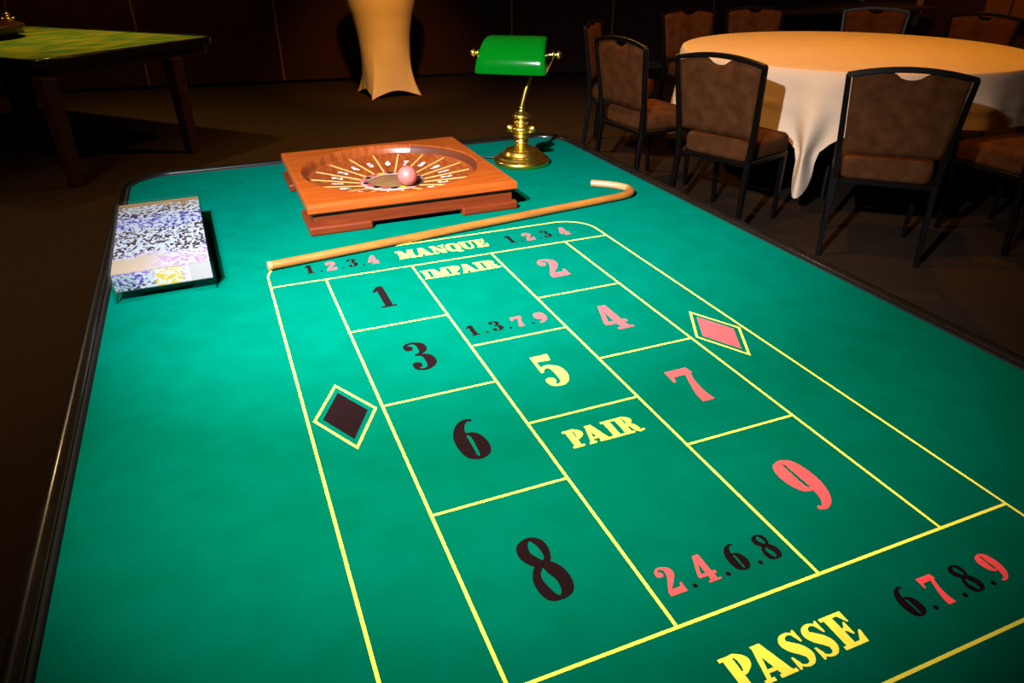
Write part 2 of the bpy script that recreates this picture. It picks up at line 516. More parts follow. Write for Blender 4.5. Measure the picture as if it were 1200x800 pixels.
R_ = lambda x0, y0, x1, y1: ('p', [(x0, y0), (x1, y0), (x1, y1), (x0, y1)])
SIX_A = [(.43, .955, .05), (.34, .95, .085), (.22, .84, .15), (.135, .62, .215), (.12, .38, .235), (.145, .15, .19), (.215, .05, .09), (.265, .025, .055)]
SIX_B = [(.245, .025, .055), (.30, .05, .09), (.375, .14, .19), (.405, .33, .22), (.37, .54, .16), (.27, .625, .06), (.19, .58, .05)]
SIX = [('r', SIX_A), ('r', SIX_B), ('d', .43, .945, .035)]
G = {
    '1': (.44, [R_(.13, .03, .33, .98), R_(.03, 0, .43, .06), ('p', [(.0, .78), (.03, .73), (.14, .80), (.14, .98), (.20, 1.0), (.13, .92)]), ('p', [(.0, .78), (.14, .80), (.33, .98), (.24, 1.0), (.18, 1.0)])]),
    '2': (.50, [('r', [(.05, .72, .05), (.06, .86, .07), (.16, .955, .075), (.28, .945, .09), (.385, .82, .19), (.375, .66, .2), (.27, .46, .15), (.14, .27, .10), (.05, .10, .07)]), ('d', .115, .755, .095), ('p', [(.02, 0), (.49, 0), (.5, .32), (.455, .32), (.41, .20), (.10, .19), (.02, .11)])]),
    '3': (.50, [('r', [(.05, .78, .05), (.07, .90, .065), (.18, .965, .06), (.29, .94, .09), (.375, .83, .18), (.37, .68, .16), (.28, .57, .07), (.17, .535, .05)]), ('d', .115, .80, .09), ('r', [(.17, .535, .05), (.29, .51, .08), (.39, .40, .19), (.40, .22, .2), (.31, .07, .10), (.19, .035, .06), (.08, .09, .07), (.05, .2, .05)]), ('d', .115, .205, .095)]),
    '4': (.52, [('p', [(.25, 1.0), (.43, 1.0), (.43, .03), (.25, .03)]), ('p', [(.25, 1.0), (.34, 1.0), (.10, .32), (.0, .32)]), ('p', [(0, .23), (.52, .23), (.52, .33), (0, .33)]), ('p', [(.16, 0), (.52, 0), (.52, .06), (.16, .06)])]),
    '5': (.50, [('p', [(.08, 1.0), (.45, 1.0), (.42, .80), (.08, .82)]), ('p', [(.06, .46), (.12, .46), (.14, 1.0), (.08, 1.0)]), ('r', [(.08, .49, .05), (.17, .60, .075), (.28, .61, .09), (.385, .48, .2), (.395, .27, .21), (.33, .09, .13), (.21, .03, .06), (.09, .07, .065), (.05, .18, .05)]), ('d', .115, .185, .095)]),
    '6': (.50, SIX),
    '7': (.52, [('p', [(.03, 1.0), (.50, 1.0), (.52, .82), (.10, .80), (.05, .66), (.0, .66)]), ('r', [(.46, .93, .11), (.36, .66, .11), (.29, .40, .15), (.255, .2, .2), (.255, .0, .24)])]),
    '8': (.50, [('rc', [(.25, .965, .06), (.13, .88, .15), (.10, .745, .17), (.17, .62, .16), (.28, .535, .10), (.36, .62, .09), (.385, .76, .12), (.355, .89, .12)]), ('rc', [(.25, .555, .11), (.12, .44, .10), (.085, .28, .14), (.13, .10, .15), (.25, .03, .065), (.37, .11, .16), (.405, .27, .19), (.35, .43, .20)])]),
    '.': (.16, [('d', .08, .06, .065)]),
    'I': (.48, [R_(.10, 0, .38, 1), R_(0, 0, .48, .10), R_(0, .90, .48, 1)]),
    'P': (.66, [R_(.10, 0, .37, 1), R_(0, 0, .48, .10), R_(0, .90, .38, 1), ('r', [(.32, .95, .10), (.46, .935, .13), (.59, .72, .30), (.46, .49, .13), (.32, .465, .10)])]),
    'A': (.94, [('p', [(.06, 0), (.19, 0), (.46, 1), (.30, 1)]), ('p', [(.26, 1), (.56, 1), (.88, 0), (.55, 0)]), R_(.18, .22, .62, .32), R_(0, 0, .30, .10), R_(.45, 0, .95, .10)]),
    'M': (1.08, [R_(.10, 0, .22, 1), ('p', [(.02, 1), (.36, 1), (.62, .30), (.53, .0), (.44, .0)]), ('p', [(.44, 0), (.54, 0), (.86, 1), (.76, 1)]), R_(.71, 0, .99, 1), R_(0, 0, .33, .10), R_(.63, 0, 1.08, .10), R_(.0, .90, .25, 1), R_(.80, .90, 1.08, 1)]),
    'N': (.92, [R_(.10, 0, .21, 1), ('p', [(.02, 1), (.33, 1), (.82, .0), (.58, .0)]), R_(.70, 0, .82, 1), R_(0, 0, .33, .10), R_(.58, .90, .94, 1)]),
    'Q': (.86, [('rc', [(.43, .96, .08), (.20, .84, .23), (.145, .5, .30), (.20, .16, .23), (.43, .04, .08), (.66, .16, .23), (.715, .5, .30), (.66, .84, .23)]), ('r', [(.38, .14, .06), (.52, .08, .14), (.66, -.10, .15), (.88, -.10, .05)])]),
    'U': (.90, [('r', [(.24, 1, .28), (.24, .6, .28), (.25, .3, .27), (.35, .08, .17), (.5, .04, .10), (.66, .12, .12), (.72, .35, .11), (.72, 1, .11)]), R_(.02, .90, .48, 1), R_(.56, .90, .90, 1)]),
    'E': (.78, [R_(.10, 0, .37, 1), R_(0, 0, .72, .11), R_(0, .89, .70, 1), R_(.3, .45, .54, .55), ('p', [(.70, 1), (.70, .66), (.65, .66), (.50, .92), (.50, 1)]), ('p', [(.78, .36), (.72, 0), (.50, 0), (.50, .08), (.71, .36)]), ('p', [(.57, .69), (.52, .69), (.42, .54), (.42, .46), (.52, .31), (.57, .31)])]),
    'R': (.92, [R_(.10, 0, .37, 1), R_(0, 0, .47, .10), R_(0, .90, .38, 1), ('r', [(.32, .95, .10), (.47, .935, .13), (.59, .74, .29), (.47, .54, .13), (.32, .51, .10)]), ('r', [(.40, .51, .12), (.55, .43, .20), (.63, .24, .26), (.68, .08, .19), (.80, .05, .10), (.92, .07, .08)])]),
    'S': (.70, [('r', [(.60, .70, .04), (.56, .86, .07), (.41, .955, .08), (.23, .91, .15), (.155, .76, .24), (.25, .61, .30), (.42, .46, .31), (.525, .28, .26), (.46, .09, .15), (.30, .04, .08), (.14, .12, .07), (.09, .30, .04)]), ('p', [(.58, 1.0), (.64, 1.0), (.64, .64), (.59, .64), (.50, .86)]), ('p', [(.04, .0), (.10, .0), (.18, .16), (.10, .36), (.04, .36)])]),
}
G['9'] = (.50, [('r', [(.5 - x, 1 - y, w) for x, y, w in q]) for q in (SIX_A, SIX_B)] + [('d', .07, .055, .035)])


def glyph(ch, x0, y0, h, wsc, z, mb, m3=None):
    g = MB()
    w, prims = G[ch]
    for k, p in enumerate(prims):
        zz = k * 1e-5
        if p[0] == 'p':
            g.flat(p[1], zz)
        elif p[0] == 'r':
            ribbon(g, p[1], zz)
        elif p[0] == 'rc':
            ribbon(g, p[1], zz, True)
        elif p[0] == 'd':
            disc(g, p[1], p[2], p[3], zz)
    V = [(x0 + x * h * wsc, y0 + y * h, z + zz) for x, y, zz in g.v]
    mb.add(V, g.f)


def word_mesh(word, x0, x1, y0, h, z, sp=0.025):
    tot = sum(G[c][0] for c in word) + sp * (len(word) - 1)
    wsc = (x1 - x0) / (tot * h)
    mb = MB()
    x = x0
    for c in word:
        glyph(c, x, y0, h, wsc, z, mb)
        x += (G[c][0] + sp) * h * wsc
    return mb


# ------------------------------------------------------------------ casino tables


def rounded_rect(hx, hy, r, n=10):
    P = []
    for cx, cy, a0 in ((hx - r, hy - r, 0), (-hx + r, hy - r, 90), (-hx + r, -hy + r, 180), (hx - r, -hy + r, 270)):
        for k in range(n + 1):
            a = math.radians(a0 + 90 * k / n)
            P.append((cx + r * math.cos(a), cy + r * math.sin(a)))
    return P


def casino_table(name, loc, rz, hx, hy, feltmat, legs):
    """origin on the floor under the middle of the felt"""
    t = empty(name, loc, rz)
    rr = 0.115
    out = rounded_rect(hx, hy, rr)
    felt = MB().prism(out, T - 0.004, T).build('felt', feltmat, t)
    prof = [(0.0, -0.02), (0.0, 0.0025), (0.006, 0.0045), (0.009, 0.003)]
    g = MB()
    g.loft([[(x, y, T + dz) for x, y in rounded_rect(hx + d, hy + d, rr + d)] for d, dz in prof], True, False)
    g.build('gasket', M['groove'], t)
    prof = [(0.009, -0.01), (0.009, 0.003), (0.012, 0.008), (0.018, 0.0115), (0.025, 0.0115), (0.032, 0.008), (0.036, 0.001), (0.037, -0.01), (0.034, -0.022), (0.030, -0.045), (0.028, -0.05), (0.0, -0.05)]
    g = MB()
    g.loft([[(x, y, T + dz) for x, y in rounded_rect(hx + d, hy + d, rr + d)] for d, dz in prof], True, False)
    g.build('rail', M['rail'], t)
    ap = rounded_rect(hx - 0.02, hy - 0.02, rr - 0.02)
    MB().prism(ap, T - 0.12, T - 0.006).build('apron', M['apron'], t)
    for lx, ly in legs:
        MB().bar([(lx, ly, 0), (lx, ly, 0.06), (lx, ly, T - 0.11)], [(0.042, 0.042), (0.042, 0.042), (0.055, 0.055)]).build('leg', M['leg'], t, bevel=0.006)
    return t, felt


FX, FY0, FY1 = 0.430, -1.62, 1.052
hx, hy = 0.757, (FY1 - FY0) / 2
cy = (FY0 + FY1) / 2
boule, felt = casino_table('casino_table', (FX, cy, 0), 0, hx, hy, M['felt'], [(sx * (hx - .14), sy * (hy - .16)) for sx in (-1, 1) for sy in (-1, 1)])
tag(boule, 'large green felt gaming table printed with numbers one to nine in the foreground', 'gaming table')
ZL = T + 0.0006


def onfelt(mb, name, m):
    """geometry given in world x, y: shift into the table's own frame"""
    mb.v = [(x - FX, y - cy, z) for x, y, z in mb.v]
    return mb.build(name, m, felt)


# printed grid
LW = 0.0043
cols = [0.0, 0.12, 0.32, 0.52, 0.72, 0.84]
rA, rB, rC, rD, rE, r2, r3 = -0.276, -0.419, -0.552, -0.688, -0.830, -1.104, -1.243
TOPY, CR = 0.141, 0.085


def line(x0, y0, x1, y1, z=ZL):
    dx, dy = x1 - x0, y1 - y0
    l = math.hypot(dx, dy)
    nx, ny = -dy / l * LW / 2, dx / l * LW / 2
    onfelt(MB().flat([(x0 + nx, y0 + ny), (x1 + nx, y1 + ny), (x1 - nx, y1 - ny), (x0 - nx, y0 - ny)], z), 'printed_line', M['yellow'])


outer = []
for cx, cyy, a0 in ((cols[5] - CR, TOPY - CR, 0), (cols[0] + CR, TOPY - CR, 90), (cols[0] + CR, r3 + CR, 180), (cols[5] - CR, r3 + CR, 270)):
    for k in range(13):
        a = math.radians(a0 + 90 * k / 12)
        outer.append((cx + CR * math.cos(a), cyy + CR * math.sin(a)))
mb = MB()
m_ = len(outer)
inn, ou = [], []
for i in range(m_):
    a, b = outer[(i - 1) % m_], outer[(i + 1) % m_]
    tx, ty = b[0] - a[0], b[1] - a[1]
    l = math.hypot(tx, ty)
    nx, ny = ty / l * LW / 2, -tx / l * LW / 2
    ou.append((outer[i][0] + nx, outer[i][1] + ny, ZL))
    inn.append((outer[i][0] - nx, outer[i][1] - ny, ZL))
mb.add(ou + inn, [(i, (i + 1) % m_, m_ + (i + 1) % m_, m_ + i) for i in range(m_)])
onfelt(mb, 'printed_border', M['yellow'])
ZM = ZL + 0.0001
for y in (0.0, r2):
    line(cols[0], y, cols[5], y, ZM)
for x in cols[1:5]:
    line(x, 0.0, x, r2)
for y in (rA, rC, rE):
    line(cols[1], y, cols[2], y, ZM)
    line(cols[3], y, cols[4], y, ZM)
for y in (rB, rD):
    line(cols[2], y, cols[3], y, ZM)
# diamonds
for dx, key in ((0.0595, 'black'), (0.7815, 'red')):
    dy = -0.5525
    a, b = 0.049, 0.093
    k = LW / 2 * 1.15
    k2 = LW / 2 * 2.1
    O = [(dx, dy + b + k2), (dx + a + k, dy), (dx, dy - b - k2), (dx - a - k, dy)]
    I = [(dx, dy + b - k2), (dx + a - k, dy), (dx, dy - b + k2), (dx - a + k, dy)]
    mb = MB()
    mb.add([(x, y, ZL) for x, y in O + I], [(i, (i + 1) % 4, 4 + (i + 1) % 4, 4 + i) for i in range(4)])
    onfelt(mb, 'diamond_outline', M['yellow'])
    onfelt(MB().flat([(dx, dy + .070), (dx + .036, dy), (dx, dy - .070), (dx - .036, dy)], ZL), 'diamond', M[key])
# words
for w, x0, x1, y0, h in (('MANQUE', .304, .536, .049, .051), ('IMPAIR', .328, .513, -.089, .049), ('PAIR', .359, .483, -.773, .044), ('PASSE', .335, .504, -1.198, .043)):
    onfelt(word_mesh(w, x0, x1, y0, h, ZL), 'lettering', M['yellow'])
# large numerals
for c, xc, yb, ht, key in (('1', .2195, -.193, .108, 'black'), ('3', .2215, -.468, .107, 'black'), ('6', .2215, -.742, .104, 'black'), ('8', .2205, -1.020, .105, 'black'),
                           ('2', .6195, -.190, .104, 'red'), ('4', .6205, -.467, .105, 'red'), ('7', .6240, -.742, .102, 'red'), ('9', .6215, -1.020, .106, 'red'), ('5', .4205, -.607, .106, 'yellow')):
    ws = 0.047 / (0.5 * ht) if c != '1' else 0.036 / (.44 * ht)
    mb = MB()
    glyph(c, xc - G[c][0] * ht * ws / 2, yb, ht, ws, ZL, mb)
    onfelt(mb, 'numeral', M[key])
# small number rows
for s, keys, x0, x1, yb, ht in (('1234', 'brbr', .094, .243, .048, .051), ('1234', 'brbr', .598, .749, .045, .051), ('1379', 'bbrr', .344, .491, -.381, .042),
                                ('2468', 'rrbb', .349, .491, -1.065, .043), ('6789', 'brbr', .583, .722, -1.196, .042)):
    ws = 0.0235 / (0.5 * ht)
    st = (x1 - x0) / 3
    for i, (c, k) in enumerate(zip(s, keys)):
        mb = MB()
        xc = x0 + st * i
        glyph(c, xc - G[c][0] * ht * ws / 2, yb, ht, ws, ZL, mb)
        onfelt(mb, 'small_numeral', M['red' if k == 'r' else 'black'])
        if i < 3:
            mb = MB()
            disc(mb, xc + st / 2, yb + 0.003, 0.0032, ZL)
            onfelt(mb, 'printed_dot', M['black'])

# second gaming table, far left
e0 = Vector((0.133, 5.402, 0))
e1 = Vector((-1.068, 4.302, 0))
ex = (e0 - e1).normalized()
ey = Vector((-ex.y, ex.x, 0))
hw = (e0 - e1).length / 2 - 0.035
hl = 1.35
ctr = (e0 + e1) / 2 + ey * (hl + 0.035)
rzl = math.atan2(ex.y, ex.x)


def to_left(p):
    d = Vector((p[0], p[1], 0)) - ctr
    return (d.dot(ex), d.dot(ey))


legs = [to_left((-0.257, 5.121)), to_left((-1.051, 4.393)), to_left((-1.736, 6.755)), (hw - .2, hl - .3)]
ltable, lfelt = casino_table('casino_table', ctr, rzl, hw, hl, M['leftfelt'], legs)
tag(ltable, 'dim gaming table with worn yellowish green felt at the far left', 'gaming table')

# ------------------------------------------------------------------ wheel box
WX, WY = 0.420, 0.577
wheel = empty('boule_wheel', (WX, WY, T))
tag(wheel, 'square orange wooden wheel box with numbered round bowl on the gaming table', 'game wheel')
HB = 0.289
ZT = 0.083
NB = 64
RO = 0.262
# frame: square slab with a round hole
mb = MB()
sq = []
for i in range(NB):
    a = 2 * PI * i / NB
    k = HB / max(abs(math.cos(a)), abs(math.sin(a)))
    sq.append((k * math.cos(a), k * math.sin(a)))
prof = [(1 - .012, .056), (1.0, .060), (1.0, .074), (1 - .006, .080), (1 - .02, ZT)]
rings = [[(x * k, y * k, z) for x, y in sq] for k, z in prof]
rings.append([(RO * math.cos(2 * PI * i / NB), RO * math.sin(2 * PI * i / NB), ZT) for i in range(NB)])
mb.loft(rings, True, False, False)
mb.loft([[(x * .988, y * .988, .056) for x, y in sq], [(x * .90, y * .90, .056) for x, y in sq]], True, False, False)
mb.build('frame', M['wood'], wheel)
mb = MB()
b_ = HB - 0.022
for cx, cyy, sx, sy in ((0, -b_, 2 * b_ + .02, .02), (0, b_, 2 * b_ + .02, .02), (-b_, 0, .02, 2 * b_ - .02), (b_, 0, .02, 2 * b_ - .02)):
    mb.box((cx, cyy, .038), (sx, sy, .044))
mb.build('body', M['footwood'], wheel)
MB().box((0, 0, .020), (2 * b_ - .022, 2 * b_ - .022, .006)).build('bottom_board', M['footwood'], wheel)
for sx in (-1, 1):
    for sy in (-1, 1):
        c = HB + 0.002
        w, L = 0.036, 0.165
        poly = [(c, c), (c - L, c), (c - L, c - w), (c - w, c - w), (c - w, c - L), (c, c - L)]
        poly = [(x * sx, y * sy) for x, y in poly]
        MB().prism(poly, 0.0, 0.0235).build('foot', M['footwood'], wheel, bevel=0.005)
# bowl
bowl_prof = [(RO, ZT), (RO - .004, ZT - .003), (RO - .011, ZT - .010), (RO - .014, ZT - .020), (.247, .0595), (.242, .0575), (.095, .0365), (.0, .0365)]
bowl = MB().lathe(bowl_prof, NB).build('bowl', M['bowlwood'], wheel)


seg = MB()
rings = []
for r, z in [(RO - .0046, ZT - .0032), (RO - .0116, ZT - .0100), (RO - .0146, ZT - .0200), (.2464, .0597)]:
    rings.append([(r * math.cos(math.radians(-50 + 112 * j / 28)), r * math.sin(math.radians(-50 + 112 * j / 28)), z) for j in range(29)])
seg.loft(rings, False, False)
seg.build('rim_segment', M['rim_dark'], bowl)  # thin darker arc laid over the right side of the inner rim


def cone_z(r):
    return .0365 + (r - .095) / (.242 - .095) * (.0575 - .0365)


NSEG = 18
A0 = math.radians(81)          # middle of the sector marked 6, seen at the back
order = [6, 7, 8, 9, 1, 2, 3, 4, 5]
for k in range(NSEG):
    am = A0 - math.radians(20) * k
    a = am + math.radians(10)
    ca, sa = math.cos(a), math.sin(a)
    hwid = .0026
    P = []
    for r in (.098, .236):
        for s in (-1, 1):
            P.append((r * ca - s * hwid * sa, r * sa + s * hwid * ca, cone_z(r) + .0012))
    for r in (.098, .236):
        for s in (-1, 1):
            P.append((r * ca - s * hwid * sa, r * sa + s * hwid * ca, cone_z(r) - .001))
    MB().add(P, [(0, 1, 3, 2), (0, 4, 5, 1), (2, 3, 7, 6), (0, 2, 6, 4), (1, 5, 7, 3)]).build('divider', M['inlay'], bowl)
    # numeral read from the middle outwards
    n = str(order[k % 9])
    g = MB()
    ht = .033
    glyph(n, -G[n][0] * ht * .95 / 2, 0, ht, .95, 0, g)
    V = []
    for x, y, z in g.v:
        r = .148 + y
        px = r * math.cos(am) + x * math.sin(am)
        py = r * math.sin(am) - x * math.cos(am)
        V.append((px, py, cone_z(r) + .0012 + z))
    g.v = V
    g.build('bowl_numeral', M['whiteprint'], bowl)
    # pocket
    pc = 'pocket_yellow' if n == '5' else ('pocket_black' if n in '1368' else 'pocket_red')
    g = MB()
    g.flat([(.0805 * math.cos(am) + .0085 * math.cos(t) * math.cos(am) - .0112 * math.sin(t) * math.sin(am),
             .0805 * math.sin(am) + .0085 * math.cos(t) * math.sin(am) + .0112 * math.sin(t) * math.cos(am)) for t in [2 * PI * j / 14 for j in range(14)]], .0398)
    g.build('pocket', M[pc], bowl)
MB().lathe([(.0955, .0365), (.0945, .0388), (.067, .0388), (.067, .0366)], 48).build('pocket_ring', M['ring'], bowl)
MB().lathe([(.066, .0366), (.066, .0384), (.063, .0392), (.0, .0392)], 48).build('hub_plate', M['hub'], bowl)

rb = .0285
ball = MB().lathe([(rb * math.sin(PI * k / 20), -rb * math.cos(PI * k / 20)) for k in range(21)], 32).build('rubber_ball', M['ball'])
ball.location = (0.449, 0.502, T + .0402 + rb)
tag(ball, 'pink rubber ball resting in the wheel bowl', 'ball')

# ------------------------------------------------------------------ cane
cane = empty('croupier_cane', (0.011, 0.103, T))
tag(cane, 'long yellowish wooden cane with hooked end lying on the felt', 'cane')
rc = .0108
ctrl = [(0.0, 0.0), (.26, .036), (.52, .072), (.78, .108), (.95, .131), (1.020, .142), (1.051, .155), (1.067, .178), (1.066, .212), (1.045, .247), (1.018, .272), (.993, .292)]
P = [(x, y, rc) for x, y in catmull(ctrl, 6)]
nP = len(P)
cut = int(nP * 7.4 / 11)
MB().tube(P[:cut + 1], rc, 14).build('shaft', M['cane'], cane)
MB().tube(P[cut:], [rc * 1.02] * (nP - cut), 14).build('hook', M['cane_end'], cane)
MB().tube([(-.006, -.0008, rc), (.003, .0004, rc)], rc * 1.05, 14).build('ferrule', M['cane_end'], cane)

# ------------------------------------------------------------------ banker's lamp


def make_lamp(name, loc, rz):
    t = empty(name, loc, rz)
    MB().lathe([(0, 0), (.094, 0), (.097, .003), (.097, .014), (.094, .019), (.090, .020), (.086, .021), (.083, .027), (.077, .031), (.068, .032), (.064, .036), (.061, .044), (.054, .050), (.040, .055), (.026, .060), (.020, .066), (.0185, .07)], 48).build('base', M['brass'], t)
    MB().lathe([(r * 1.22, z) for r, z in [(.018, .068), (.021, .072), (.021, .077), (.015, .081), (.014, .088), (.022, .091), (.025, .094), (.022, .098), (.017, .101), (.026, .106), (.031, .115), (.031, .121), (.026, .127), (.017, .131), (.017, .136), (.023, .139), (.023, .143), (.013, .147), (.013, .151), (.024, .155), (.026, .159), (.020, .166), (.010, .174), (.006, .182), (.009, .186), (.006, .191), (.0, .192)]], 32).build('column', M['brass'], t)
    for s in (-1, 1):
        k = MB().tube([(s * .026, -.004, .112), (s * .040, -.008, .120), (s * .047, -.009, .125)], [.010, .0135, .008], 14).build('switch_knob', M['brass'], t)
    st = catmull([(0, 0, .186), (.010, .006, .23), (.022, .014, .275), (.020, .022, .320), (.004, .012, .345), (-.010, -.006, .354)], 5)
    MB().tube(st, .0072, 12).build('stem', M['brass'], t)
    # shade: half tube with rounded shoulders, opening down
    L = .116
    SX = -.018
    cz, cyy = .326, -.010
    n = 26
    ends = [(-1.0, .72), (-.993, .82), (-.965, .91), (-.92, .965), (-.86, .99), (-.75, 1.0), (0, 1.0), (.75, 1.0), (.86, .99), (.92, .965), (.965, .91), (.993, .82), (1.0, .72)]

    def prof(k, off):
        out = []
        for i in range(n + 1):
            a = math.radians(-4 + 188 * i / n)
            # wide flattened arch, lower towards the viewer
            y = -(.082 - off) * math.cos(a)
            z = (.078 - off) * math.sin(a) ** .85 if math.sin(a) > 0 else (.078) * math.sin(a)
            y2 = y * (0.55 + 0.45 * k)
            z2 = z * (0.5 + .5 * k)
            out.append((y2 + cyy, cz + z2 - .28 * (-y2) * 0.0 + y2 * .22))
        return out
    rings = []
    for u, k in ends:
        rings.append([(SX + u * L * (1 - 1.5 * max(0, z - cz + .01)), y, z) for y, z in prof(k, 0)])
    inner = []
    for u, k in ends:
        inner.append([(SX + u * (L - .004) * (1 - 1.5 * max(0, z - cz + .01)), y, z) for y, z in prof(k, .004)])
    mb = MB()
    mb.loft(rings, False, False)
    mb.loft(inner, False, False)
    # lips and end caps
    for ring, inr in ((rings[0], inner[0]), (rings[-1], inner[-1])):
        m = len(ring)
        mb.add(ring, [tuple(range(m))])
        mb.add(inr, [tuple(range(m))])
    for j in (0, n):
        a = [r[j] for r in rings]
        b = [r[j] for r in inner]
        m = len(a)
        mb.add(a + b, [(i, i + 1, m + i + 1, m + i) for i in range(m - 1)])
    mb.build('shade', M['shade'], t)
    for s in (-1, 1):
        x = SX + s * (L * .93 + .014)
        fz = cz + .028
        pr = [(.0, 0), (.012, 0), (.012, .004), (.006, .006), (.006, .011), (.010, .013), (.013, .019), (.010, .025), (.004, .029), (0, .03)]
        f = MB().lathe(pr, 18).build('finial', M['brass'], t)
        f.rotation_euler = (0, s * PI / 2, 0)
        f.location = (x, cyy, fz)
    MB().tube([(SX - L * .93 - .016, cyy, cz + .028), (SX + L * .93 + .016, cyy, cz + .028)], .005, 10).build('shade_bar', M['brass'], t)
    return t


LX, LY = 0.912, 0.735
lamp = make_lamp('bankers_lamp', (LX, LY, T), math.radians(-36))
tag(lamp, 'brass desk lamp with glossy green shade standing behind the wheel box', 'lamp')
cord = catmull([(LX - .06, LY + .075, T + .006), (LX - .12, LY + .13, T + .005), (LX - .17, LY + .20, T + .006), (LX - .20, LY + .28, T + .012), (LX - .205, 1.065, T + .022), (LX - .205, 1.098, T + .012), (LX - .205, 1.106, T - .03), (LX - .205, 1.108, T - .10)], 5)
cd = MB().tube(cord, .003, 8).build('lamp_cord', M['cord'], lamp)
cd.matrix_parent_inverse = lamp.matrix_basis.inverted()

lamp2 = copy_tree(lamp)
for ch in list(lamp2.children):
    if ch.name.startswith('lamp_cord'):
        bpy.data.objects.remove(ch, do_unlink=True)

# ------------------------------------------------------------------ leaflet holder
HXL, HYL, HA, HWD, HLN, HHT = -0.312, 0.042, 0.027, 0.205, 0.512, 0.069
holder = empty('leaflet_holder', (HXL, HYL, T), HA)
tag(holder, 'clear acrylic leaflet holder at the left edge of the gaming table', 'holder')
tk = .0035
MB().box((HWD / 2, HLN / 2, .006), (HWD, HLN, .004)).build('base_plate', M['acrylic'], holder)
for x in (tk / 2, HWD - tk / 2):
    MB().box((x, HLN / 2, HHT / 2), (tk, HLN, HHT)).build('side_wall', M['acrylic'], holder)
for x0, x1 in ((0, .050), (HWD - .050, HWD)):
    MB().box(((x0 + x1) / 2, tk / 2, HHT / 2 - .002), (x1 - x0 - .001, tk, HHT - .004)).build('front_tab', M['acrylic'], holder, bevel=.001, segs=1)
MB().box((HWD / 2, tk / 2 + .001, .022), (HWD - .1, tk, .010)).build('front_lip', M['acrylic'], holder)
MB().box((HWD / 2, HLN - tk / 2, HHT / 2), (HWD - .008, tk, HHT)).build('back_wall', M['acrylic'], holder)


def hold(u, v, z):
    ca, sa = math.cos(HA), math.sin(HA)
    return (HXL + u * ca - v * sa, HYL + u * sa + v * ca, T + z)


grp = 'leaflets in the holder'
sw, sl = .193, .492
for k in range(4):
    z0 = .0210 + k * .0105
    o = MB().box((sw / 2, sl / 2, .005), (sw, sl, .0100)).build('leaflet_pad', M['paper'])
    o.location = hold(.006 + random.uniform(-.0008, .0008), .008 + random.uniform(0, .002), z0)
    o.rotation_euler = (0, 0, HA)
    tag(o, 'pad of pale leaflets beneath the printed top leaflet in the acrylic holder', 'leaflets', grp)
o = MB().box((sw / 2, .47 / 2, .0004), (sw, .47, .0008)).build('leaflet', M['print'])
o.location = hold(.006, .006, .0632)
o.rotation_euler = (0, 0, HA)
tag(o, 'leaflet with black white and purple speckled print lying on top in the holder', 'leaflet')
o = MB().box((sw / 2, .006, .0005), (sw, .024, .001)).build('card_strip', M['card'])
o.location = hold(.006, .483, .0642)
o.rotation_euler = (0, 0, HA)
tag(o, 'brown card strip at the back edge of the leaflet holder', 'card')
o = MB().box((sw / 2, .019, .0005), (sw, .038, .001)).build('leaflet', M['print2'])
o.location = hold(.006, .0065, .0245)
o.rotation_euler = (PI / 2, 0, HA)
tag(o, 'purple and yellow printed leaflet standing behind the front of the holder', 'leaflet')

# ------------------------------------------------------------------ round dining table, cloth and chairs
RX, RY, RR, RZ = 4.215, 2.571, 1.165, 0.87
rt = empty('round_table', (RX, RY, 0))
tag(rt, 'large round banquet table hidden under the white cloth', 'table')
MB().lathe([(0, .815), (1.15, .815), (1.155, .82), (1.155, .852), (1.15, .857), (0, .857)], 72).build('tabletop', M['apron'], rt)
for k in range(4):
    a = math.radians(45 + 90 * k)
    MB().tube([(.72 * math.cos(a), .72 * math.sin(a), 0), (.62 * math.cos(a), .62 * math.sin(a), .816)], .020, 12).build('leg', M['chairframe'], rt)

mb = MB()
NA = 288
TIP = math.radians(217.5)


def drop(th):
    d = abs((th - TIP + PI / 4) % (PI / 2) - PI / 4)
    return .335 + .03 * math.cos(4 * (th - TIP)) + .36 * math.exp(-(d / .12) ** 3)


def fold(th, s):
    d = (th - TIP + PI / 4) % (PI / 2) - PI / 4
    f = math.sin(15 * th + .7) * .018 + math.sin(23 * th + 2.0) * .010 + math.sin(7 * th) * .012
    corner = math.exp(-(d / .14) ** 2)
    f = f * (1 - .6 * corner) + corner * .07 * math.cos(d * 30) * min(1, s * 2)
    return f


rings = []
for r in (.02, .4, .8, 1.05, 1.14, RR - .006, RR):
    rings.append([(RX * 0 + r * math.cos(2 * PI * i / NA), r * math.sin(2 * PI * i / NA), RZ if r < RR else RZ - .004) for i in range(NA)])
NS = 16
for k in range(1, NS + 1):
    u = k / NS
    ring = []
    for i in range(NA):
        th = 2 * PI * i / NA
        D = drop(th)
        s = u * D
        crease = .008 * math.exp(-((s - .20) / .012) ** 2)
        r = RR + .012 * min(1, s / .03) + fold(th, s) * min(1, s / .30) * 1.2 + crease + .02 * s
        d = (th - TIP + PI / 4) % (PI / 2) - PI / 4
        # the hanging corner gathers towards its middle
        wfac = 1 - .68 * math.exp(-((s - .50) / .13) ** 2) * (1 if s < .5 else .55) - (.22 if s >= .5 else 0) * min(1, (s - .5) / .1)
        if s >= .5:
            wfac = .32 + .30 * min(1, (s - .5) / .15)
        th2 = th - d * (1 - wfac) * math.exp(-(d / .30) ** 2)
        ring.append((r * math.cos(th2), r * math.sin(th2), RZ - .006 - s))
    rings.append(ring)
mb.loft(rings, True, False)
mb.add(rings[0], [tuple(range(NA))])
tc = mb.build('tablecloth', M['cloth'])
tc.location = (RX, RY, 0)
tag(tc, 'white tablecloth with long hanging corners draped over the round banquet table', 'tablecloth')


